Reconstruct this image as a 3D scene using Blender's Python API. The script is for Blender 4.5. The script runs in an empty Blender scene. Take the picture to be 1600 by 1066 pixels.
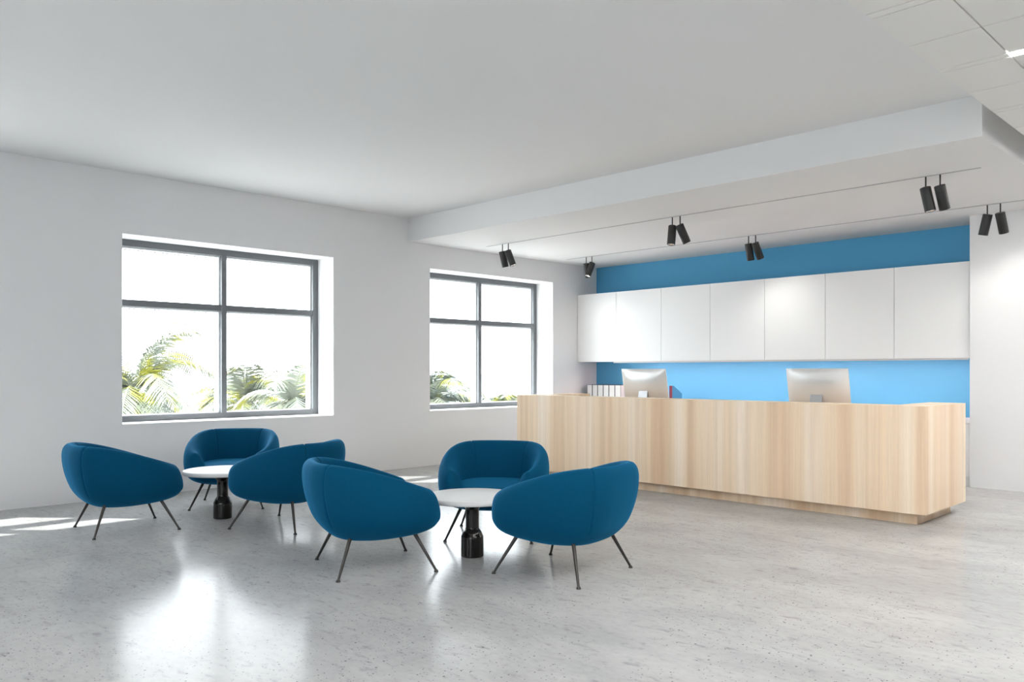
import bpy, bmesh, math, random
from mathutils import Vector, Matrix

# ------------------------------------------------------------------ camera, world, sun, exposure
S = bpy.context.scene
COL = S.collection
PI = math.pi
EYE = 1.45
YAW = math.atan(1282/1270)                     # the camera looks this far left of +Y
FWD = Vector((-math.sin(YAW), math.cos(YAW), 0))
RGT = Vector((math.cos(YAW), math.sin(YAW), 0))
cd = bpy.data.cameras.new('camera'); cam = bpy.data.objects.new('camera', cd); COL.objects.link(cam)
cam.location = (0, 0, EYE); cam.rotation_euler = (PI/2, 0, YAW)
cd.sensor_width = 36; cd.lens = 36*1270/1600; cd.shift_y = (580.5-533)/1600
cd.clip_start = .05; cd.clip_end = 3000
S.camera = cam

W = bpy.data.worlds.new('sky'); S.world = W; W.use_nodes = True
bgn = W.node_tree.nodes['Background']
bgn.inputs['Color'].default_value = (.90, .95, 1.0, 1)
bgn.inputs['Strength'].default_value = 5.0

sd = bpy.data.lights.new('sun', 'SUN'); sun = bpy.data.objects.new('sun', sd); COL.objects.link(sun)
sd.energy = 6; sd.angle = math.radians(.8); sd.color = (1, .97, .93)
sun.location = (-30, -30, 40)
sun.rotation_euler = Vector((.714, .646, -1)).to_track_quat('-Z', 'Y').to_euler()

S.view_settings.view_transform = 'Standard'
S.view_settings.look = 'None'
S.view_settings.gamma = 1
S.view_settings.use_curve_mapping = False
S.view_settings.exposure = 0.84
LAMP_STRENGTH = 61.0
SPOT_WATT = 7.0

# ------------------------------------------------------------------ room measures (metres)
XL = -9.7655         # inner face of the window wall
XO = -10.20          # its outer face
XF = -10.165         # inner face of the window frames
YB = 11.916          # blue wall
YW = 11.23           # white wall beside the niche
XN = -3.195          # right end of the niche
ZC = 3.742           # plain ceiling
ZS = 3.396           # underside of the lowered ceiling
YS = 7.483           # front of the lowered ceiling
XS = -2.038          # its right side
ZT, XT = 3.45, -1.842  # panelled ceiling: underside, left edge
XR, YR = 4.5, -4.0   # right wall, wall behind the camera
WZ0, WZ1 = .83, 3.035
WIN = [(3.384+4.515*k, 6.183+4.515*k) for k in (-1, 0, 1)]

# ------------------------------------------------------------------ materials
def srgb(r, g, b):
    def f(c):
        c /= 255
        return c/12.92 if c <= .04045 else ((c+.055)/1.055)**2.4
    return (f(r), f(g), f(b), 1)

def mat(name, color, rough=.5, metal=0, spec=.5, **kw):
    m = bpy.data.materials.new(name); m.use_nodes = True
    b = m.node_tree.nodes['Principled BSDF']
    b.inputs['Base Color'].default_value = color
    b.inputs['Roughness'].default_value = rough
    b.inputs['Metallic'].default_value = metal
    b.inputs['Specular IOR Level'].default_value = spec
    for k, v in kw.items():
        b.inputs[k.replace('_', ' ')].default_value = v
    return m

class N:
    """small node helper"""
    def __init__(s, m):
        s.t = m.node_tree; s.b = s.t.nodes.get('Principled BSDF')
    def n(s, kind, **kw):
        x = s.t.nodes.new(kind)
        for k, v in kw.items(): setattr(x, k, v)
        return x
    def l(s, a, b): s.t.links.new(a, b)
    def coords(s, scale=(1, 1, 1), rot=(0, 0, 0), loc=(0, 0, 0)):
        g = s.n('ShaderNodeNewGeometry'); mp = s.n('ShaderNodeMapping')
        mp.inputs['Scale'].default_value = scale; mp.inputs['Rotation'].default_value = rot
        mp.inputs['Location'].default_value = loc
        s.l(g.outputs['Position'], mp.inputs['Vector']); return mp.outputs[0]
    def noise(s, vec, scale, detail=4, rough=.55):
        x = s.n('ShaderNodeTexNoise'); x.inputs['Scale'].default_value = scale
        x.inputs['Detail'].default_value = detail; x.inputs['Roughness'].default_value = rough
        s.l(vec, x.inputs['Vector']); return x.outputs[0]
    def ramp(s, fac, stops):
        x = s.n('ShaderNodeValToRGB'); e = x.color_ramp.elements
        while len(e) < len(stops): e.new(.5)
        for q, (p, c) in zip(e, stops): q.position = p; q.color = c
        s.l(fac, x.inputs[0]); return x.outputs[0]
    def mix(s, fac, a, b, mode='MIX'):
        x = s.n('ShaderNodeMix', data_type='RGBA', blend_type=mode)
        for sock, v in ((x.inputs[0], fac), (x.inputs[6], a), (x.inputs[7], b)):
            if hasattr(v, 'is_output'): s.l(v, sock)
            else: sock.default_value = v
        return x.outputs[2]
    def math(s, op, a, b=0.0):
        x = s.n('ShaderNodeMath', operation=op)
        for sock, v in ((x.inputs[0], a), (x.inputs[1], b)):
            if hasattr(v, 'is_output'): s.l(v, sock)
            else: sock.default_value = v
        return x.outputs[0]
    def bump(s, h, strength=.1, dist=.01):
        x = s.n('ShaderNodeBump'); x.inputs['Strength'].default_value = strength
        x.inputs['Distance'].default_value = dist
        s.l(h, x.inputs['Height']); s.l(x.outputs[0], s.b.inputs['Normal'])

def plaster(name, c, rough=.85):
    m = mat(name, c, rough, spec=.25); h = N(m)
    h.bump(h.noise(h.coords(), 90, 3), .05, .002); return m

M = {}
M['wall'] = plaster('white_plaster', (.80, .80, .805, 1))
M['ceiling'] = plaster('ceiling_paint', (.80, .80, .80, 1))
M['soffit'] = plaster('lowered_ceiling_paint', (.80, .80, .80, 1))
M['blue'] = plaster('blue_wall_paint', (.11, .41, .68, 1), .55)
M['reveal'] = plaster('reveal_paint', (.86, .86, .86, 1))
M['panel'] = plaster('ceiling_panel', (.82, .81, .785, 1))
M['groove'] = mat('panel_joint', (.10, .10, .10, 1), .8)
M['cabinet'] = mat('white_lacquer', (.89, .89, .885, 1), .4, spec=.4)
M['cab_body'] = mat('cabinet_carcass', (.72, .72, .72, 1), .6)
M['frame'] = mat('grey_window_frame', (.15, .16, .17, 1), .42, spec=.4)
M['outer_frame'] = mat('white_outer_frame', (.82, .84, .86, 1), .45)
M['track'] = mat('track_grey', (.46, .47, .49, 1), .5)
M['spot'] = mat('black_spot_housing', (.018, .018, .018, 1), .42)
M['chrome'] = mat('reflector', (.8, .8, .8, 1), .2, 1)
M['leg'] = mat('gunmetal', (.055, .052, .050, 1), .38, .8)
M['gloss_black'] = mat('black_gloss', (.008, .007, .006, 1), .12, spec=.3)
M['gloss_black'].node_tree.nodes['Principled BSDF'].inputs['Coat Weight'].default_value = .15
M['table'] = mat('white_table_top', (.70, .70, .70, 1), .5)
M['alu'] = mat('brushed_aluminium', (.78, .77, .755, 1), .34, .6)
M['alu_stand'] = mat('stand_aluminium', (.50, .50, .51, 1), .3, .9)
M['screen'] = mat('screen_glass', (.01, .01, .012, 1), .08)
M['binder'] = mat('dark_board', (.022, .03, .042, 1), .6)
M['paper'] = mat('paper_label', (.74, .74, .73, 1), .8)
M['red'] = mat('dark_red_board', (.22, .006, .03, 1), .55)
M['blue_board'] = mat('blue_board', (.06, .27, .46, 1), .6)
M['sheet'] = mat('plastic_white', (.8, .8, .8, 1), .4)
M['key'] = mat('keys', (.75, .75, .75, 1), .5)

# glass: clear, faint reflection
def glass():
    m = bpy.data.materials.new('window_glass'); m.use_nodes = True
    t = m.node_tree; t.nodes.remove(t.nodes['Principled BSDF']); out = t.nodes['Material Output']
    tr = t.nodes.new('ShaderNodeBsdfTransparent'); gl = t.nodes.new('ShaderNodeBsdfGlossy')
    gl.inputs['Roughness'].default_value = .02; tr.inputs[0].default_value = (.97, .985, .98, 1)
    fr = t.nodes.new('ShaderNodeMath'); fr.operation = 'MULTIPLY'; lw = t.nodes.new('ShaderNodeLayerWeight'); lw.inputs[0].default_value = .25
    t.links.new(lw.outputs['Facing'], fr.inputs[0]); fr.inputs[1].default_value = .12
    mx = t.nodes.new('ShaderNodeMixShader')
    t.links.new(fr.outputs[0], mx.inputs[0]); t.links.new(tr.outputs[0], mx.inputs[1]); t.links.new(gl.outputs[0], mx.inputs[2])
    t.links.new(mx.outputs[0], out.inputs[0]); return m
M['glass'] = glass()

def emitter(name, c, s):
    m = mat(name, c, .5); b = m.node_tree.nodes['Principled BSDF']
    b.inputs['Emission Color'].default_value = c; b.inputs['Emission Strength'].default_value = s; return m
M['lamp'] = emitter('linear_lamp_diffuser', (1, .985, .96, 1), LAMP_STRENGTH)
M['strip'] = emitter('added_fill_glow', (1, .60, .54, 1), 54)  # glow of the added fill strip, tinted warm to pale the blue wall
M['led'] = emitter('spot_led', (1, .96, .9, 1), 3)

# polished concrete
def concrete():
    m = mat('polished_concrete', (.6, .6, .6, 1), .21, spec=.07); h = N(m)
    v = h.coords((.6, 1.0, 1))
    big = h.noise(v, .55, 3, .5); mid = h.noise(v, 2.2, 6, .65)
    fine = h.noise(h.coords((3.2, 5.6, 1)), 4.2, 8, .74)
    c = h.ramp(big, [(.32, (.395, .393, .393, 1)), (.68, (.485, .48, .475, 1))])
    c = h.mix(.85, c, h.ramp(mid, [(.36, (.90, .90, .905, 1)), (.60, (1.04, 1.04, 1.04, 1))]), 'MULTIPLY')
    c = h.mix(.85, c, h.ramp(fine, [(.30, (.60, .60, .61, 1)), (.43, (.94, .95, .95, 1)), (.72, (1.08, 1.08, 1.08, 1))]), 'MULTIPLY')
    # soft dark smudges
    sm = h.noise(h.coords((1.6, 3.9, 1), loc=(7, 3, 0)), 3.4, 7, .66)
    c = h.mix(1.0, c, h.ramp(sm, [(.57, (1, 1, 1, 1)), (.70, (.70, .70, .705, 1))]), 'MULTIPLY')
    # pinholes of two sizes
    for sc, rad, keep in ((5.5, .034, .62), (13, .058, .66), (27, .085, .72)):
        vo = h.n('ShaderNodeTexVoronoi'); vo.voronoi_dimensions = '2D'; vo.inputs['Scale'].default_value = sc
        g = h.n('ShaderNodeNewGeometry'); h.l(g.outputs['Position'], vo.inputs['Vector'])
        hole = h.math('LESS_THAN', vo.outputs['Distance'], rad)
        sep = h.n('ShaderNodeSeparateColor'); h.l(vo.outputs['Color'], sep.inputs[0])
        on = h.math('GREATER_THAN', sep.outputs[0], keep)
        clus = h.math('GREATER_THAN', h.noise(h.coords(), .8, 2), .46)
        c = h.mix(h.math('MULTIPLY', h.math('MULTIPLY', hole, on), h.math('MULTIPLY', clus, .8)), c, (.06, .06, .06, 1))
    h.l(c, h.b.inputs['Base Color'])
    h.b.inputs['Roughness'].default_value = .19
    h.bump(fine, .035, .004)
    return m
M['floor'] = concrete()

# pale striped veneer; the grain runs upright
def wood(name, off=0.0, tone=1.0):
    m = mat(name, (.7, .5, .3, 1), .42, spec=.35); h = N(m)
    g = h.n('ShaderNodeNewGeometry'); sp = h.n('ShaderNodeSeparateXYZ'); h.l(g.outputs['Position'], sp.inputs[0])
    u = h.math('ADD', h.math('SUBTRACT', sp.outputs[0], sp.outputs[1]), off)
    cb = h.n('ShaderNodeCombineXYZ'); h.l(u, cb.inputs[0]); h.l(h.math('MULTIPLY', sp.outputs[2], .012), cb.inputs[1])
    v = cb.outputs[0]
    def T(c): return tuple(min(.95, x*tone*1.24) for x in c[:3])+(1,)
    a = h.noise(v, 2.6, 2, .5); b = h.noise(v, 11, 3, .6); f = h.noise(v, 85, 3, .6)
    c = h.ramp(a, [(.38, T(srgb(206, 176, 145))), (.5, T(srgb(219, 196, 169))), (.62, T(srgb(229, 211, 192)))])
    c = h.mix(.8, c, h.ramp(b, [(.34, (.90, .875, .84, 1)), (.52, (1, 1, 1, 1)), (.68, (1.07, 1.07, 1.08, 1))]), 'MULTIPLY')
    c = h.mix(.6, c, h.ramp(f, [(.3, (.90, .88, .86, 1)), (.6, (1.03, 1.03, 1.03, 1))]), 'MULTIPLY')
    cb2 = h.n('ShaderNodeCombineXYZ'); h.l(h.math('MULTIPLY', u, 300), cb2.inputs[0]); h.l(h.math('MULTIPLY', sp.outputs[2], 9), cb2.inputs[1])
    c = h.mix(.35, c, h.ramp(h.noise(cb2.outputs[0], 1, 2), [(.3, (.88, .86, .83, 1)), (.6, (1.02, 1.02, 1.02, 1))]), 'MULTIPLY')
    h.l(c, h.b.inputs['Base Color']); return m
M['wood'] = wood('pale_striped_veneer')
M['wood_base'] = wood('plinth_veneer', 3.7, .92)

def fabric():
    m = mat('petrol_blue_fabric', (.004, .10, .25, 1), .82, spec=.08); h = N(m)
    h.b.inputs['Sheen Weight'].default_value = .42; h.b.inputs['Sheen Roughness'].default_value = .45
    h.b.inputs['Sheen Tint'].default_value = (.03, .42, .85, 1)
    g = h.n('ShaderNodeTexCoord')
    x = h.n('ShaderNodeTexNoise'); x.inputs['Scale'].default_value = 260; x.inputs['Detail'].default_value = 2
    h.l(g.outputs['Object'], x.inputs['Vector'])
    c = h.ramp(x.outputs[0], [(.3, (.0002, .050, .112, 1)), (.7, (.0006, .069, .145, 1))]); h.l(c, h.b.inputs['Base Color'])
    h.bump(x.outputs[0], .25, .001); return m
M['fabric'] = fabric()

def leafmat():
    m = mat('palm_leaf', (.3, .4, .1, 1), .5); h = N(m)
    c = h.ramp(h.noise(h.coords(), 1.1, 2), [(.42, (.15, .165, .135, 1)), (.54, (.15, .165, .105, 1)), (.62, (.24, .235, .03, 1))])
    h.l(c, h.b.inputs['Base Color']); return m
M['leaf'] = leafmat()
M['trunk'] = mat('palm_trunk', (.34, .29, .22, 1), .9)
M['sand'] = mat('sand', (.40, .39, .37, 1), .95)
def seamat():
    m = mat('sea_water', (.22, .40, .50, 1), .35); h = N(m)
    n = h.noise(h.coords((.3, 1, 1)), .12, 8, .7)
    h.l(h.ramp(n, [(.38, (.16, .25, .30, 1)), (.62, (.27, .32, .34, 1))]), h.b.inputs['Base Color'])
    return m
M['sea'] = seamat()

# ------------------------------------------------------------------ mesh helpers
def add_box(bm, x0, x1, y0, y1, z0, z1, bevel=0):
    r = bmesh.ops.create_cube(bm, size=1)
    for v in r['verts']:
        v.co = Vector((x0+(v.co.x+.5)*(x1-x0), y0+(v.co.y+.5)*(y1-y0), z0+(v.co.z+.5)*(z1-z0)))
    if bevel:
        es = {e for v in r['verts'] for e in v.link_edges}
        bmesh.ops.bevel(bm, geom=list(es), offset=bevel, segments=2, affect='EDGES', profile=.7)
    return bm
def box(*a, bevel=0): return add_box(bmesh.new(), *a, bevel=bevel)
def add_lathe(bm, prof, seg=48, origin=(0, 0, 0), cap=True, facet=None):
    o = Vector(origin); rings = []
    for r, z in prof:
        rings.append([bm.verts.new(o+Vector((r*math.cos(2*PI*k/seg), r*math.sin(2*PI*k/seg), z))) for k in range(seg)])
    for a, b in zip(rings, rings[1:]):
        for k in range(seg): bm.faces.new((a[k], a[(k+1) % seg], b[(k+1) % seg], b[k]))
    if cap:
        bm.faces.new(rings[0][::-1]); bm.faces.new(rings[-1])
    return bm
def add_rod(bm, a, b, r0, r1, seg=14):
    a, b = Vector(a), Vector(b); d = (b-a).normalized()
    q = d.to_track_quat('Z', 'Y')
    rings = []
    for p, r in ((a, r0), (b, r1)):
        rings.append([bm.verts.new(p+q@Vector((r*math.cos(2*PI*k/seg), r*math.sin(2*PI*k/seg), 0))) for k in range(seg)])
    for k in range(seg): bm.faces.new((rings[0][k], rings[0][(k+1) % seg], rings[1][(k+1) % seg], rings[1][k]))
    bm.faces.new(rings[0][::-1]); bm.faces.new(rings[1]); return bm
def obj(name, bm, m, parent=None, smooth=False, angle=None):
    me = bpy.data.meshes.new(name); bmesh.ops.recalc_face_normals(bm, faces=bm.faces[:]); bm.to_mesh(me); bm.free()
    me.materials.append(m if not isinstance(m, str) else M[m])
    o = bpy.data.objects.new(name, me); COL.objects.link(o)
    if smooth or angle: me.shade_smooth()
    if angle: me.set_sharp_from_angle(angle=math.radians(angle))
    if parent: o.parent = parent
    return o
def tag(o, label=None, cat=None, group=None, kind=None):
    for k, v in (('label', label), ('category', cat), ('group', group), ('kind', kind)):
        if v: o[k] = v
    return o
def thing(name, label, cat, loc=(0, 0, 0), rz=0, group=None):
    o = bpy.data.objects.new(name, None); COL.objects.link(o); o.empty_display_size = .1
    o.location = loc; o.rotation_euler = (0, 0, rz); return tag(o, label, cat, group)
def struct(name, bm, m, parent=None, label=None):
    o = obj(name, bm, m, parent)
    if parent is None: o['kind'] = 'structure'
    if label: o['label'] = label
    return o
def copy_thing(o, label, loc, rz):
    c = o.copy(); COL.objects.link(c); c.location = loc; c.rotation_euler = (0, 0, rz); c['label'] = label
    for ch in list(o.children):
        d = ch.copy(); COL.objects.link(d); d.parent = c
        for g in list(ch.children):
            e = g.copy(); COL.objects.link(e); e.parent = d
    return c

# ------------------------------------------------------------------ the room
struct('floor', box(XL-.3, XR+.2, YR-.2, YB+.2, -.12, 0), 'floor', label='polished pale grey concrete floor with dark pinholes')
bm = bmesh.new(); y = YR-.2
for a, b in WIN:
    add_box(bm, XO, XL, y, a, 0, ZC); y = b
    add_box(bm, XO, XL, a, b, 0, WZ0); add_box(bm, XO, XL, a, b, WZ1, ZC)
add_box(bm, XO, XL, y, YB+.2, 0, ZC)
struct('wall_left', bm, 'wall', label='plain white plaster wall with the windows')
struct('wall_back', box(XL, XN+.05, YB, YB+.2, 0, ZC), 'blue', label='blue painted wall of the reception niche')
struct('wall_right', box(XN, XR+.2, YW, YB+.2, 0, ZC), 'wall', label='white wall to the right of the blue niche')
bm = bmesh.new(); x = XL                       # the wall behind the camera; its windows are added to let in daylight
RW = [(-5.4, -3.9), (-.9, 1.9)]
for a, b in RW:
    add_box(bm, x, a, YR-.3, YR, 0, ZC); x = b
    add_box(bm, a, b, YR-.3, YR, 0, .83); add_box(bm, a, b, YR-.3, YR, 3.03, ZC)
add_box(bm, x, XR+.2, YR-.3, YR, 0, ZC)
struct('wall_rear', bm, 'wall')
bm = bmesh.new(); y = YR
for a, b in []:
    add_box(bm, XR, XR+.3, y, a, 0, ZC); y = b
    add_box(bm, XR, XR+.3, a, b, 0, .83); add_box(bm, XR, XR+.3, a, b, 3.03, ZC)
add_box(bm, XR, XR+.3, y, YW, 0, ZC)
struct('wall_side', bm, 'wall')
struct('ceiling', box(XO, XR+.3, YR-.3, YB+.2, ZC, ZC+.2), 'ceiling', label='plain white upper ceiling')
struct('ceiling', box(XL, XS, YS, YB, ZS, ZC), 'soffit', label='lowered white ceiling over the reception')

# panelled ceiling with joints
PY = [5.852+1.19*k for k in range(-8, 5)]
bm = bmesh.new()
add_box(bm, XT+.004, XR, YR, YW, ZT+.012, ZC)
ys = [YR]
for p in PY:
    ys += [p-.595, p-.040, p+.036]
ys = sorted(v for v in ys if v > YR)+[YW]
ys = [YR]+ys
xs = [XT, -1.433, -1.433+1.19, -1.433+2.38, -1.433+3.57, XR]
for i in range(len(xs)-1):
    for a, b in zip(ys, ys[1:]):
        lamp = b-a < .08 and i == 1
        if lamp or b-a < .01: continue
        add_box(bm, xs[i]+(.006 if i else 0), xs[i+1]-.006, a+.0042, b-.0042, ZT, ZT+.014)
o = struct('ceiling', bm, 'panel', label='panelled ceiling with thin joints over the right side')
for k, p in enumerate(PY):
    if p < YR+.3 or p > YW: continue
    for i in (1,):
        x0, x1 = xs[i]+.006, xs[i+1]-.006
        lab = 'slim lit linear lamp in the panelled ceiling, at the top right corner' if abs(p-5.852) < .1 else 'slim lit linear lamp in the panelled ceiling, out of the picture'
        t = thing('linear_lamp', lab, 'ceiling light', ((x0+x1)/2, p, ZT), 0, 'linear lamps in the panelled ceiling')
        obj('diffuser', box(-(x1-x0)/2, (x1-x0)/2, -.035, .031, -.001, .011), 'lamp', t)

# ------------------------------------------------------------------ windows
def window(n, y0, y1):
    root = bpy.data.objects.new('window_%d' % n, None); COL.objects.link(root); root['kind'] = 'structure'
    root.location = (XF, (y0+y1)/2, WZ0)
    def L(bm):
        bmesh.ops.translate(bm, verts=bm.verts[:], vec=(-XF, -(y0+y1)/2, -WZ0)); return bm
    d0, d1 = XF-.045, XF
    my = (y0+y1)/2+.005; z0, z1 = WZ0, WZ1
    fw = .082; tz0, tz1 = 2.237, 2.314
    bm = bmesh.new()
    add_box(bm, d0, d1, y0, y0+fw, z0, z1, .004); add_box(bm, d0, d1, y1-fw, y1, z0, z1, .004)
    add_box(bm, d0, d1, y0+fw, y1-fw, z1-fw, z1, .004); add_box(bm, d0, d1, y0+fw, y1-fw, z0, z0+.085, .004)
    add_box(bm, d0+.004, d1-.004, y0+fw, y1-fw, tz0, tz1, .004)
    add_box(bm, d0-.004, d1+.006, my-.034, my+.034, z0+.085, z1-fw, .004)
    obj('window_frame', L(bm), 'frame', root)
    bm = bmesh.new(); e0, e1 = XF-.17, XF-.05     # pale outer frame behind it
    g = .018
    add_box(bm, e0, e1, y0, y0+fw+g, z0, z1); add_box(bm, e0, e1, y1-fw-g, y1, z0, z1)
    for a, b in ((y0+fw+g, my-.034-g), (my+.034+g, y1-fw-g)):
        add_box(bm, e0, e1, a, b, z1-fw-g, z1); add_box(bm, e0, e1, a, b, z0, z0+.085+g*.4)
        add_box(bm, e0, e1, a, b, tz0-g, tz1)
    add_box(bm, e0, e1, my-.034-g, my+.034+g, z0, z1)
    obj('outer_frame', L(bm), 'outer_frame', root)
    for a, b in ((y0+fw, my-.03), (my+.03, y1-fw)):
        for c, d in ((z0+.085, tz0), (tz1, z1-fw)):
            obj('pane', L(box(XF-.108, XF-.102, a, b, c, d)), 'glass', root)
    # rows of small drip beads under the upper rails
    bm = bmesh.new()
    for a, b in ((y0+fw+g, my-.05), (my+.05, y1-fw-g)):
        k = int((b-a)/.05)
        for zz in (tz0-g, z1-fw-g):
            for i in range(k):
                yy = a+(i+.25)*(b-a)/k
                add_box(bm, e0+.01, e0+.03, yy, yy+.022, zz-.011, zz)
    obj('drip_strip', L(bm), 'track', root)
    # reveal lining: bottom board of the recess
    sill = box(XF+.001, XL+.004, y0, y1, WZ0-.001, WZ0+.012); obj('window_sill', L(sill), 'reveal', root)
for n, (a, b) in enumerate(WIN): window(n+1, a, b)
def added_window(n, loc, wdt, z0, z1, rz):
    root = bpy.data.objects.new('window_%d' % n, None); COL.objects.link(root); root['kind'] = 'structure'
    root.location = loc; root.rotation_euler = (0, 0, rz)
    bm = bmesh.new(); h = wdt/2
    for a, b in ((-h, -h+.08), (-.035, .035), (h-.08, h)): add_box(bm, a, b, -.03, .03, z0, z1)
    for a, b in ((z0, z0+.08), (z1-.08, z1), (z0+(z1-z0)*.64, z0+(z1-z0)*.64+.075)): add_box(bm, -h+.08, -.035, -.03, .03, a, b); add_box(bm, .035, h-.08, -.03, .03, a, b)
    obj('window_frame', bm, 'frame', root)
for k, (a, b) in enumerate(RW): added_window(4+k, ((a+b)/2, YR-.2, 0), b-a, .83, 3.03, 0)  # unseen rear windows, put in to brighten the surfaces facing them
for k, (a, b) in enumerate([]): added_window(8+k, (XR+.2, (a+b)/2, 0), b-a, .83, 3.03, PI/2)

# ------------------------------------------------------------------ wall cabinets
CX = [-9.7605, -8.863, -7.918, -6.983, -6.045, -5.104, -4.156, -3.234]
CL = ['leftmost white wall cabinet, against the window wall', 'second white wall cabinet from the left, above the left monitor',
      'third white wall cabinet from the left', 'fourth white wall cabinet, in the middle of the row',
      'fifth white wall cabinet from the left', 'sixth white wall cabinet, just left of the last one, above the right monitor',
      'rightmost white wall cabinet, against the white side wall']
YC = 11.362
for i in range(7):
    a, b = CX[i], CX[i+1]
    t = thing('wall_cabinet', CL[i], 'cabinet', ((a+b)/2, YB, 1.622), 0, 'white wall cabinets on the blue wall')
    h = (b-a)/2
    obj('body', box(-h+.001, h-.001, -(YB-YC)+.022, -.002, .002, 1.224, bevel=.001), 'cab_body', t)
    obj('door', box(-h+.003, h-.003, -(YB-YC), -(YB-YC)+.019, 0, 1.226, bevel=.0015), 'cabinet', t)
tag(obj('filler_panel', box(CX[-1]+.004, XN-.002, YC+.012, YB-.002, 1.622, 2.848), 'cabinet'),
    'narrow white filler strip between last wall cabinet and white wall', 'panel')

# unseen fill light added to brighten the lower blue wall except its left end
t = thing('added_wall_fill', 'slim fill strip added unseen under the wall cabinets to brighten the lower blue wall', 'light strip', (0, YC+.06, 1.622))
obj('channel', box(-8.95, XN-.06, -.012, .012, -.006, -.0005), 'cab_body', t)
obj('lip', box(-8.95, XN-.06, -.030, -.024, -.024, -.0005), 'cab_body', t)
obj('diffuser', box(-8.94, XN-.07, -.009, .009, -.009, -.0062), 'strip', t)

# low cabinets and counter along the blue wall
t = thing('base_cabinet', 'long white low cabinet behind the desk under the blue wall', 'cabinet', (XL, YB, 0))
w = XN-XL-.004
obj('body', box(.002, w, -.62, -.002, .112, .796), 'cab_body', t)
obj('plinth', box(.01, w-.001, -.60, -.01, .0, .112), 'cabinet', t)
for i in range(7):
    a = w*i/7; b = w*(i+1)/7
    obj('door', box(a+.004, b-.002, -.642, -.623, .118, .786, bevel=.0015), 'cabinet', t)
tag(obj('countertop', box(XL+.002, XN-.002, YB-.665, YB-.002, .797, .836, bevel=.002), 'cabinet'), 'white countertop on the low cabinets along the blue wall', 'countertop')

# ------------------------------------------------------------------ reception desk
DX0, DX1, DY0, DY1, DZ0, DZ1 = -8.0, -2.656, 8.025, 9.2, .112, 1.124
t = thing('reception_desk', 'long pale wood reception desk with upright striped grain', 'desk', ((DX0+DX1)/2, DY0, 0))
def LD(bm):
    bmesh.ops.translate(bm, verts=bm.verts[:], vec=(-(DX0+DX1)/2, -DY0, 0)); return bm
obj('front_panel', LD(box(DX0, DX1, DY0, DY0+.30, DZ0, DZ1)), 'wood', t)
obj('side_panel', LD(box(DX1-.34, DX1, DY0+.3001, DY1, DZ0, DZ1)), 'wood', t)
obj('side_panel', LD(box(DX0, DX0+.34, DY0+.3001, DY1, DZ0, DZ1)), 'wood', t)
obj('worktop', LD(box(DX0+.341, DX1-.341, DY0+.301, DY1-.02, .86, .90)), 'wood', t)
bm = bmesh.new()
add_box(bm, DX0+.109, DX1-.109, DY0+.109, DY0+.40, 0, DZ0)
add_box(bm, DX1-.40, DX1-.109, DY0+.40, DY1-.109, 0, DZ0); add_box(bm, DX0+.109, DX0+.40, DY0+.40, DY1-.109, 0, DZ0)
obj('plinth', LD(bm), 'wood_base', t)

# ------------------------------------------------------------------ monitors
def monitor(label, x, y, zt):
    t = thing('computer_monitor', label, 'monitor', (x, y, .90), 0, 'silver monitors on the reception desk')
    w, h = .345, .47; tilt = math.radians(-11); zb = zt-.90-h*math.cos(tilt)
    R = Matrix.Translation((0, 0, zb)) @ Matrix.Rotation(-tilt, 4, 'X')   # top leans towards -y
    bm = bmesh.new(); nx, nz = 28, 22; grid = []
    for j in range(nz+1):
        row = []
        for i in range(nx+1):
            u = -1+2*i/nx; v = -1+2*j/nz
            e = max(0, 1-abs(u)**2.6)*max(0, 1-abs(v)**2.6)
            row.append(bm.verts.new(R@Vector((u*w, -.006-.05*e**.75, (v+1)/2*h))))
        grid.append(row)
    for j in range(nz):
        for i in range(nx): bm.faces.new((grid[j][i], grid[j][i+1], grid[j+1][i+1], grid[j+1][i]))
    ring = [grid[0][i] for i in range(nx+1)]+[grid[j][nx] for j in range(1, nz+1)]+[grid[nz][i] for i in range(nx-1, -1, -1)]+[grid[j][0] for j in range(nz-1, 0, -1)]
    back = [bm.verts.new(v.co+R.to_3x3()@Vector((0, .008, 0))) for v in ring]
    for k in range(len(ring)):
        q = (k+1) % len(ring); bm.faces.new((ring[k], ring[q], back[q], back[k]))
    bm.faces.new(back[::-1])
    obj('housing', bm, 'alu', t, angle=35)
    bm = box(-w+.012, w-.012, .0021, .0045, .085, h-.012); bmesh.ops.transform(bm, matrix=R, verts=bm.verts[:])
    obj('screen', bm, 'screen', t)
    bm = bmesh.new(); zn = zb+.245; hw = .062   # neck slopes back from the housing, foot runs under the screen
    pts = [(-.062, zn), (-.13, .03), (-.122, .006), (.10, .006), (.10, 0), (-.138, 0), (-.142, .03), (-.078, zn+.004)]
    fs = []
    for s in (-1, 1): fs.append([bm.verts.new((s*hw*(1.0 if z > .1 else 1.25), yy, z)) for yy, z in pts])
    for k in range(8): bm.faces.new((fs[0][k], fs[0][(k+1) % 8], fs[1][(k+1) % 8], fs[1][k]))
    bm.faces.new(fs[0]); bm.faces.new(fs[1][::-1])
    obj('stand', bm, 'alu_stand', t)
monitor('silver monitor seen from behind, at the left end of the desk', -6.22, 8.62, 1.482)
monitor('silver monitor seen from behind, near the right end of the desk', -3.93, 8.62, 1.482)

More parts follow.
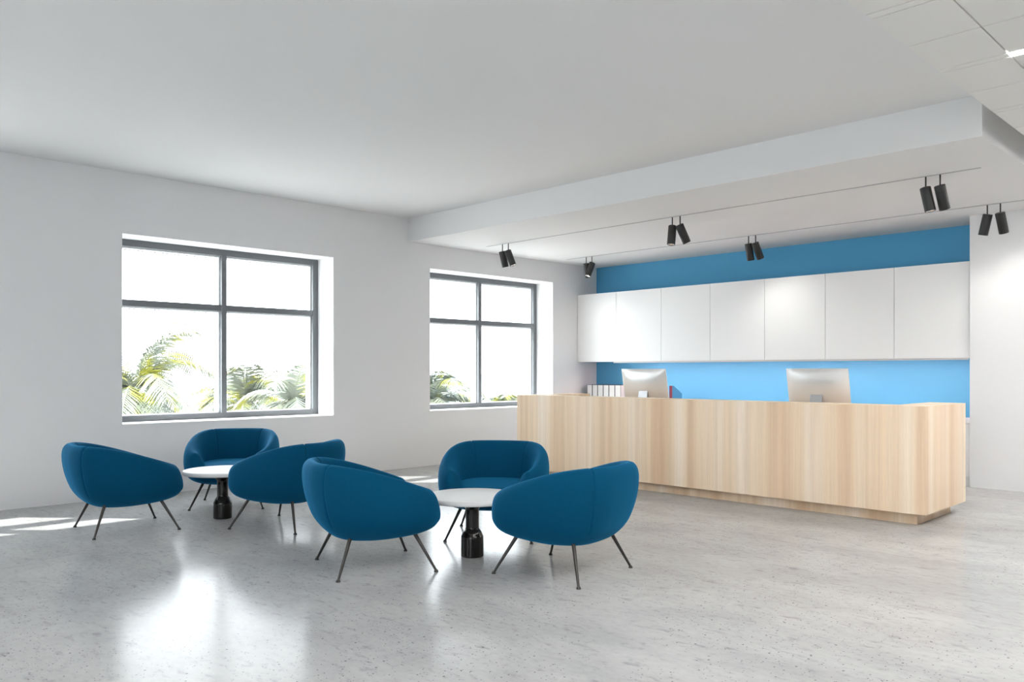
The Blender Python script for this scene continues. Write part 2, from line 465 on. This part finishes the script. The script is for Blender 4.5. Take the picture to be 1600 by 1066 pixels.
# ------------------------------------------------------------------ folders on the back counter
BL = ['white-spined dark box file next to the window wall, first in its row', 'second white-spined box file from the window wall',
      'third white-spined box file from the window wall', 'fourth white-spined box file from the window wall',
      'fifth white-spined box file, next to the last one of its row', 'last white-spined box file, its dark side showing beside the left monitor']
bxs = [-9.605, -9.482, -9.357, -9.230, -9.100, -8.965, -8.832]
for i in range(6):
    t = thing('box_file', BL[i], 'box file', ((bxs[i]+bxs[i+1])/2, 11.45, .836), 0, 'box files on the back counter')
    h = (bxs[i+1]-bxs[i])/2-.003
    obj('cover', box(-h, h, 0, .30, 0, .374, bevel=.002), 'binder', t)
    obj('spine_label', box(-h+.008, h-.004, -.002, -.0002, .004, .366), 'paper', t)
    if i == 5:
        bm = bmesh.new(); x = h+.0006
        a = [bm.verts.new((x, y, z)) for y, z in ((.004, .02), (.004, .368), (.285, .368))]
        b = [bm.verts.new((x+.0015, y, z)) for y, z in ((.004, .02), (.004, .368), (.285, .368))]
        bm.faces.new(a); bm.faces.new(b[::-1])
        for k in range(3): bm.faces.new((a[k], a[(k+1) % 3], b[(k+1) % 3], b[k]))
        obj('side_triangle', bm, 'paper', t)  # pale triangle on the upper front of the dark side
t = thing('box_file', 'box file with dark red spine and blue sides, just right of the left monitor', 'box file', (-7.787, 11.45, .836))
def slab(x0, x1):
    bm = bmesh.new(); pts = [(.003, 0), (.003, .374), (.05, .374), (.29, .235), (.29, 0)]
    a = [bm.verts.new((x0, y, z)) for y, z in pts]; b = [bm.verts.new((x1, y, z)) for y, z in pts]
    bm.faces.new(a); bm.faces.new(b[::-1])
    for k in range(5): bm.faces.new((a[k], a[(k+1) % 5], b[(k+1) % 5], b[k]))
    return bm
obj('side_board', slab(-.028, -.024), 'blue_board', t); obj('side_board', slab(.024, .028), 'blue_board', t)
obj('spine', box(-.028, .028, 0, .0028, 0, .374), 'red', t)
obj('paper_block', box(-.0235, .0235, .004, .28, .004, .22), 'paper', t)

# ------------------------------------------------------------------ tracks and spotlights
tag(obj('light_track', box(-9.28, -2.36, 8.622, 8.654, ZS-.004, ZS+.004), 'track'), 'long grey ceiling track nearer the viewer, over the desk', 'light track')
tag(obj('light_track', box(-9.35, -2.15, 10.602, 10.634, ZS-.004, ZS+.004), 'track'), 'long grey ceiling track farther back, near the blue wall', 'light track')
SP = [  # x, y, image-right lean, away lean, label
 (-8.925, 8.637, .22, .12, 'left black spotlight of the pair above the right window'),
 (-8.798, 8.637, .36, -.12, 'right black spotlight of the pair above the right window, lens showing'),
 (-5.850, 8.637, -.10, -.12, 'left, nearly upright black spotlight of the front track middle pair'),
 (-5.735, 8.637, .48, .18, 'right, leaning black spotlight of the front track middle pair'),
 (-2.855, 8.637, .17, -.10, 'left black spotlight of the large pair at the right end of the front track'),
 (-2.722, 8.637, .34, .20, 'right black spotlight of the large pair at the right end of the front track'),
 (-8.925, 10.617, .12, .25, 'black spotlight half hidden behind its neighbour in the far left corner'),
 (-8.800, 10.617, -.38, -.18, 'black spotlight leaning left with lens showing in the far left corner'),
 (-5.895, 10.617, .20, .15, 'left black spotlight of the rear track middle pair before the blue wall'),
 (-5.785, 10.617, .44, .22, 'right black spotlight of the rear track middle pair before the blue wall'),
 (-2.835, 10.617, -.10, .25, 'left, nearly upright black spotlight of the pair before the white wall at right'),
 (-2.700, 10.617, .34, .22, 'right, leaning black spotlight of the pair before the white wall at right')]
for x, y, a, b, lab in SP:
    t = thing('track_spotlight', lab, 'spotlight', (x, y, ZS-.006), 0, 'black track spotlights on the lowered ceiling')
    obj('rod', add_rod(bmesh.new(), (0, 0, 0), (0, 0, -.13), .0075, .0075), 'spot', t, angle=40)
    d = (Vector((0, 0, -1))+a*RGT+b*FWD).normalized(); q = d.to_track_quat('Z', 'Y').to_matrix().to_4x4()
    piv = Vector((0, 0, -.135)); top = piv-d*.030
    R = Matrix.Translation(top) @ q
    r, Lh = .0515, .245
    bm = bmesh.new()
    add_lathe(bm, [(.002, 0), (r-.006, 0), (r-.001, .003), (r, .008), (r, Lh-.004), (r-.002, Lh), (r-.007, Lh), (r-.008, Lh-.02), (r-.012, Lh-.022), (.002, Lh-.022)], 40)
    bmesh.ops.transform(bm, matrix=R, verts=bm.verts[:]); hd = obj('housing', bm, 'spot', t, angle=35)
    bm = bmesh.new()
    add_lathe(bm, [(r-.009, Lh-.004), (r-.020, Lh-.014), (.02, Lh-.018), (.016, Lh-.019), (.001, Lh-.019)], 32, cap=False)
    bmesh.ops.transform(bm, matrix=R, verts=bm.verts[:]); obj('reflector', bm, 'chrome', hd, angle=35)
    bm = bmesh.new(); add_lathe(bm, [(.001, Lh-.0185), (.014, Lh-.0185), (.014, Lh-.0165), (.001, Lh-.0165)], 20)
    bmesh.ops.transform(bm, matrix=R, verts=bm.verts[:]); obj('led', bm, 'led', hd)
    ld = bpy.data.lights.new('spot_beam', 'SPOT'); ld.energy = SPOT_WATT; ld.spot_size = math.radians(120); ld.spot_blend = 1
    ld.color = (1, .97, .92); ld.shadow_soft_size = .04
    lo = bpy.data.objects.new('spot_beam', ld); COL.objects.link(lo); lo.parent = t
    lo.location = top+d*(Lh+.01); lo.rotation_euler = d.to_track_quat('-Z', 'Y').to_euler()

# ------------------------------------------------------------------ lounge chairs
def catmull(P, n):
    out = []
    for i in range(len(P)-1):
        p0 = P[max(i-1, 0)]; p1 = P[i]; p2 = P[i+1]; p3 = P[min(i+2, len(P)-1)]
        for k in range(n):
            t = k/n
            out.append(tuple(.5*((2*b)+(-a+c)*t+(2*a-5*b+4*c-d)*t*t+(-a+3*b-3*c+d)*t**3) for a, b, c, d in zip(p0, p1, p2, p3)))
    out.append(P[-1]); return out
PB = [(0, .225), (.16, .226), (.30, .262), (.405, .37), (.465, .52), (.490, .66), (.482, .755), (.440, .798), (.395, .780), (.365, .70), (.345, .58), (.325, .46), (.27, .37), (0, .36)]
PS = [(0, .225), (.16, .228), (.31, .255), (.415, .335), (.470, .44), (.485, .545), (.472, .640), (.430, .684), (.385, .668), (.352, .60), (.332, .52), (.315, .45), (.27, .37), (0, .36)]
PA = [(0, .225), (.16, .232), (.32, .258), (.430, .300), (.480, .36), (.492, .435), (.480, .515), (.435, .560), (.385, .548), (.350, .51), (.330, .47), (.310, .43), (.27, .37), (0, .36)]
PF = [(0, .225), (.16, .234), (.30, .258), (.400, .285), (.432, .310), (.440, .335), (.432, .360), (.405, .374), (.38, .376), (.36, .375), (.34, .373), (.31, .371), (.27, .368), (0, .36)]
SEAM = math.radians(143)
def sm(x): x = max(0, min(1, x)); return x*x*(3-2*x)
def lerp(A, B, t): return [(a[0]+(b[0]-a[0])*t, a[1]+(b[1]-a[1])*t) for a, b in zip(A, B)]
def section(th):                              # th: 0 = front, pi = back
    a = math.degrees(abs(th))
    if a <= 38: return lerp(PF, PA, sm((a-20)/18))
    if a <= 95: return lerp(PA, PS, sm((a-38)/57)*.5+(a-38)/57*.5)
    return lerp(PS, PB, sm((a-95)/75))
def plan(th):
    n = 2.35 if abs(th) > PI/2 else 2.35+.45*sm((PI/2-abs(th))/.7)
    c, s = abs(math.cos(th)), abs(math.sin(th)); return (c**n+s**n)**(-1/n)
def chair_shell():
    bm = bmesh.new(); ths = []
    base = [math.radians(-180+3*k) for k in range(120)]
    extra = []
    for sgn in (-1, 1):
        for d in (-2.0, -1.2, -.6, 0, .6, 1.2, 2.0): extra.append(sgn*(SEAM+math.radians(d)))
        for d in range(20, 54): extra.append(sgn*math.radians(d+.5))
    for b in base:
        if all(abs(b-e) > math.radians(.45) for e in extra): ths.append(b)
    ths = sorted(ths+extra)
    rings = []
    for th in ths:
        pr = catmull(section(th), 4)
        k = plan(th); dseam = min(abs(abs(th)-SEAM)/math.radians(.75), 9); gr = .0085*math.exp(-dseam**2)
        col = []
        nP = len(pr)
        yr = .47*k*math.cos(th); s_ = max(0, min(1, (yr+.41)/.87)); a_ = math.degrees(abs(th))
        rim = .800-.235*s_**1.4
        if a_ < 45: rim = rim+(.400-rim)*sm((45-a_)/17)
        for j, (r, z) in enumerate(pr):
            f = min(1, r/.35)
            kk = 1+(k-1)*f
            j0 = j/4
            rr = r*kk
            off = gr*(1 if j0 <= 7 else -1)*(1 if 3 <= j0 <= 11 else 0)
            zt0 = max(q[1] for q in pr)                     # stretch the wall to the wanted rim height
            if rim > 0 and z > .34: z = .34+(z-.34)*max(.02, (rim-.34))/(zt0-.34)
            zz = z - (gr if 6.2 <= j0 <= 8.2 else 0)
            rr = max(0, rr-off)
            # each panel is slightly flatter than the curve behind it, so the seams read as soft corners
            pa = math.degrees(abs(th)); q_ = max(0, 1-(abs(pa-143)/26)**1.5); rr += .014*q_*min(1, r/.4)*(1 if j0 < 7 else .4)
            x = rr*math.sin(th); y = rr*math.cos(th)
            y = y*1.0 - .015
            col.append((x, y, zz))
        rings.append(col)
    nr = len(rings); nP = len(rings[0])
    c0 = bm.verts.new(rings[0][0]); c1 = bm.verts.new(rings[0][-1])
    V = [[bm.verts.new(p) for p in col[1:-1]] for col in rings]
    for i in range(nr):
        A, B = V[i], V[(i+1) % nr]
        for j in range(nP-3): bm.faces.new((A[j], B[j], B[j+1], A[j+1]))
        bm.faces.new((c0, B[0], A[0])); bm.faces.new((c1, A[-1], B[-1]))
    return bm
def cushion():
    bm = bmesh.new(); ths = [2*PI*k/96 for k in range(96)]
    prof = [(0, .362), (.6, .362), (.93, .366), (1.0, .39), (1.0, .425), (.96, .452), (.86, .466), (.6, .474), (.3, .478), (0, .478)]
    prof = catmull(prof, 3); rings = []
    for th in ths:
        c, s = math.cos(th), math.sin(th)
        n = 2.8; k = (abs(c)**n+abs(s)**n)**(-1/n)
        rx = .335*k*abs(1); ry = (.425 if c > 0 else .345)*k
        rings.append([(r*rx*s, r*ry*c-.015, z) for r, z in prof])
    c0 = bm.verts.new(rings[0][0]); c1 = bm.verts.new(rings[0][-1])
    V = [[bm.verts.new(p) for p in col[1:-1]] for col in rings]
    for i in range(96):
        A, B = V[i], V[(i+1) % 96]
        for j in range(len(A)-1): bm.faces.new((A[j], B[j], B[j+1], A[j+1]))
        bm.faces.new((c0, B[0], A[0])); bm.faces.new((c1, A[-1], B[-1]))
    return bm
def make_chair(label, loc, rz):
    t = thing('lounge_chair', label, 'armchair', loc, rz, 'blue tub armchairs around the white tables')
    obj('shell', chair_shell(), 'fabric', t, smooth=True)
    obj('seat_cushion', cushion(), 'fabric', t, smooth=True)
    for sx, sy in ((1, 1), (-1, 1), (1, -1), (-1, -1)):
        fx, fy = (.370, .365) if sy > 0 else (.365, -.345)
        tp = Vector((sx*.255, sy*.235, .275)); ft = Vector((sx*fx, fy, .008))
        d = (ft-tp).normalized()
        lg = obj('leg', add_rod(bmesh.new(), tp, ft, .0145, .0085, 16), 'leg', t, angle=40)
        bm = bmesh.new(); add_lathe(bm, [(.015, 0), (.0165, .004), (.013, .010), (.009, .018)], 20, (ft.x, ft.y, 0))
        obj('foot_pad', bm, 'leg', lg, angle=40)
    return t
def rz(deg): return math.radians(deg)-PI/2     # the chair's front is its +y
c0 = make_chair('blue tub armchair at far left, its back towards the left edge', (-7.84, 2.745, 0), rz(85))
copy_thing(c0, 'blue tub armchair below the large left window, facing the viewer behind the far table', (-8.45, 4.08, 0), rz(-36))
copy_thing(c0, 'blue tub armchair turned away, between the far table and the near left chair', (-6.955, 3.90, 0), rz(205))
copy_thing(c0, 'nearest left blue tub armchair, its back to the left of the near table', (-5.04, 3.535, 0), rz(70))
copy_thing(c0, 'blue tub armchair facing the viewer behind the near table, before the desk end', (-5.25, 4.98, 0), rz(-52))
copy_thing(c0, 'nearest right blue tub armchair with its rounded back towards the desk', (-3.93, 4.43, 0), rz(189))

# ------------------------------------------------------------------ side tables
def side_table(label, x, y):
    t = thing('side_table', label, 'table', (x, y, 0), 0, 'round white side tables between the armchairs')
    R = .37; bm = bmesh.new()
    add_lathe(bm, [(R-.010, .442), (R-.003, .444), (R, .450), (R, .474), (R-.003, .480), (R-.010, .482)], 96)
    obj('table_top', bm, 'table', t, angle=50)
    prof = [(.084, .0), (.088, .004), (.089, .02), (.088, .145), (.084, .165), (.070, .195), (.056, .215), (.0525, .235), (.0525, .36), (.055, .375), (.072, .395), (.085, .405), (.088, .415), (.088, .436), (.084, .442)]
    bm = bmesh.new(); add_lathe(bm, catmull(prof, 3), 64); obj('pedestal', bm, 'gloss_black', t, angle=60)
    return t
A1 = Vector((-7.644, 3.587)); A2 = Vector((-4.689, 4.212))
A1 += .087*A1.normalized(); A2 += .087*A2.normalized()
side_table('round white side table on black pedestal at left, among the far chairs', A1.x, A1.y)
side_table('round white side table on black pedestal between the three near chairs', A2.x, A2.y)

# ------------------------------------------------------------------ outside: palms, beach, sea
def palm(seed, x, y, zc, R, label):
    rnd = random.Random(seed); base = -9.0
    t = thing('palm_tree', label, 'palm tree', (x, y, base), 0, 'palm trees outside the windows')
    H = zc-base; bm = bmesh.new(); bend = rnd.uniform(-.8, .8); pv = None
    for k in range(12):
        s0, s1 = k/12, (k+1)/12
        add_rod(bm, (bend*(s0**2-1), 0, H*s0), (bend*(s1**2-1), 0, H*s1), .20-.07*s0, .19-.07*s1, 12)
    obj('trunk', bm, 'trunk', t, angle=50)
    bm = bmesh.new(); nf = 36
    for f in range(nf):
        az = 2*PI*(f*.382+rnd.uniform(-.03, .03)); el = math.radians(rnd.choice([72, 55, 42, 30, 14, -6])+rnd.uniform(-8, 8))
        L = R*rnd.uniform(.85, 1.1); n = 34
        p = Vector((0, 0, H)); d = Vector((math.cos(az)*math.cos(el), math.sin(az)*math.cos(el), math.sin(el)))
        side0 = Vector((-math.sin(az), math.cos(az), 0)); pts = []
        for k in range(n+1):
            pts.append((p.copy(), d.copy())); p = p+d*(L/n); d = (d+Vector((0, 0, -.052-.040*k/n))).normalized()
        for k in range(n):
            a, b = pts[k][0], pts[k+1][0]; w0 = .022*(1-k/n)+.005
            up = side0.cross(pts[k][1]).normalized()
            vs = [bm.verts.new(a-side0*w0), bm.verts.new(a+side0*w0), bm.verts.new(b+side0*w0*.95), bm.verts.new(b-side0*w0*.95)]; bm.faces.new(vs)
            if k < 4: continue
            ll = R*.30*math.sin(PI*min(1, (k-2)/(n-1)))**.6*rnd.uniform(.85, 1.1)+.06
            for sgn in (-1, 1):
                dr = (side0*sgn*.80+pts[k][1]*.62+Vector((0, 0, -.16-rnd.uniform(0, .22)))).normalized()
                m_ = a+dr*ll*.5; e_ = a+dr*ll+Vector((0, 0, -.16*ll)); wv = pts[k][1]*.034
                q = [bm.verts.new(a-wv*.6), bm.verts.new(a+wv*.6), bm.verts.new(m_+wv), bm.verts.new(m_-wv)]; bm.faces.new(q)
                bm.faces.new((q[3], q[2], bm.verts.new(e_)))
    obj('fronds', bm, 'leaf', t)
def at(px, py, depth):                          # a place outside, from its bearing and distance
    p = FWD*depth+RGT*((px-800)/1270*depth); return p.x, p.y, EYE+(580.5-py)/1270*depth
for i, (px, py, dep, R, lab) in enumerate([
    (212, 615, 24, 2.8, 'large pale palm at the left of the big left window'),
    (322, 655, 36, 1.6, 'small yellowish palm just left of the big window mullion'),
    (384, 636, 29, 2.6, 'yellow-green palm right of the big window mullion'),
    (458, 636, 23, 1.9, 'pale palm near the right edge of the big window'),
    (672, 640, 27, 2.3, 'pale palm at the left of the far window'),
    (800, 646, 30, 1.6, 'small bright palm at the bottom right of the far window')]):
    x, y, z = at(px, py, dep); palm(i+3, x, y, z, R, lab)
g = obj('beach', box(-70, -9.9, -60, 120, -9.4, -9.0), 'sand'); g['kind'] = 'structure'
g = obj('sea', box(-2500, -70, -1500, 2500, -9.8, -9.3), 'sea'); g['kind'] = 'structure'
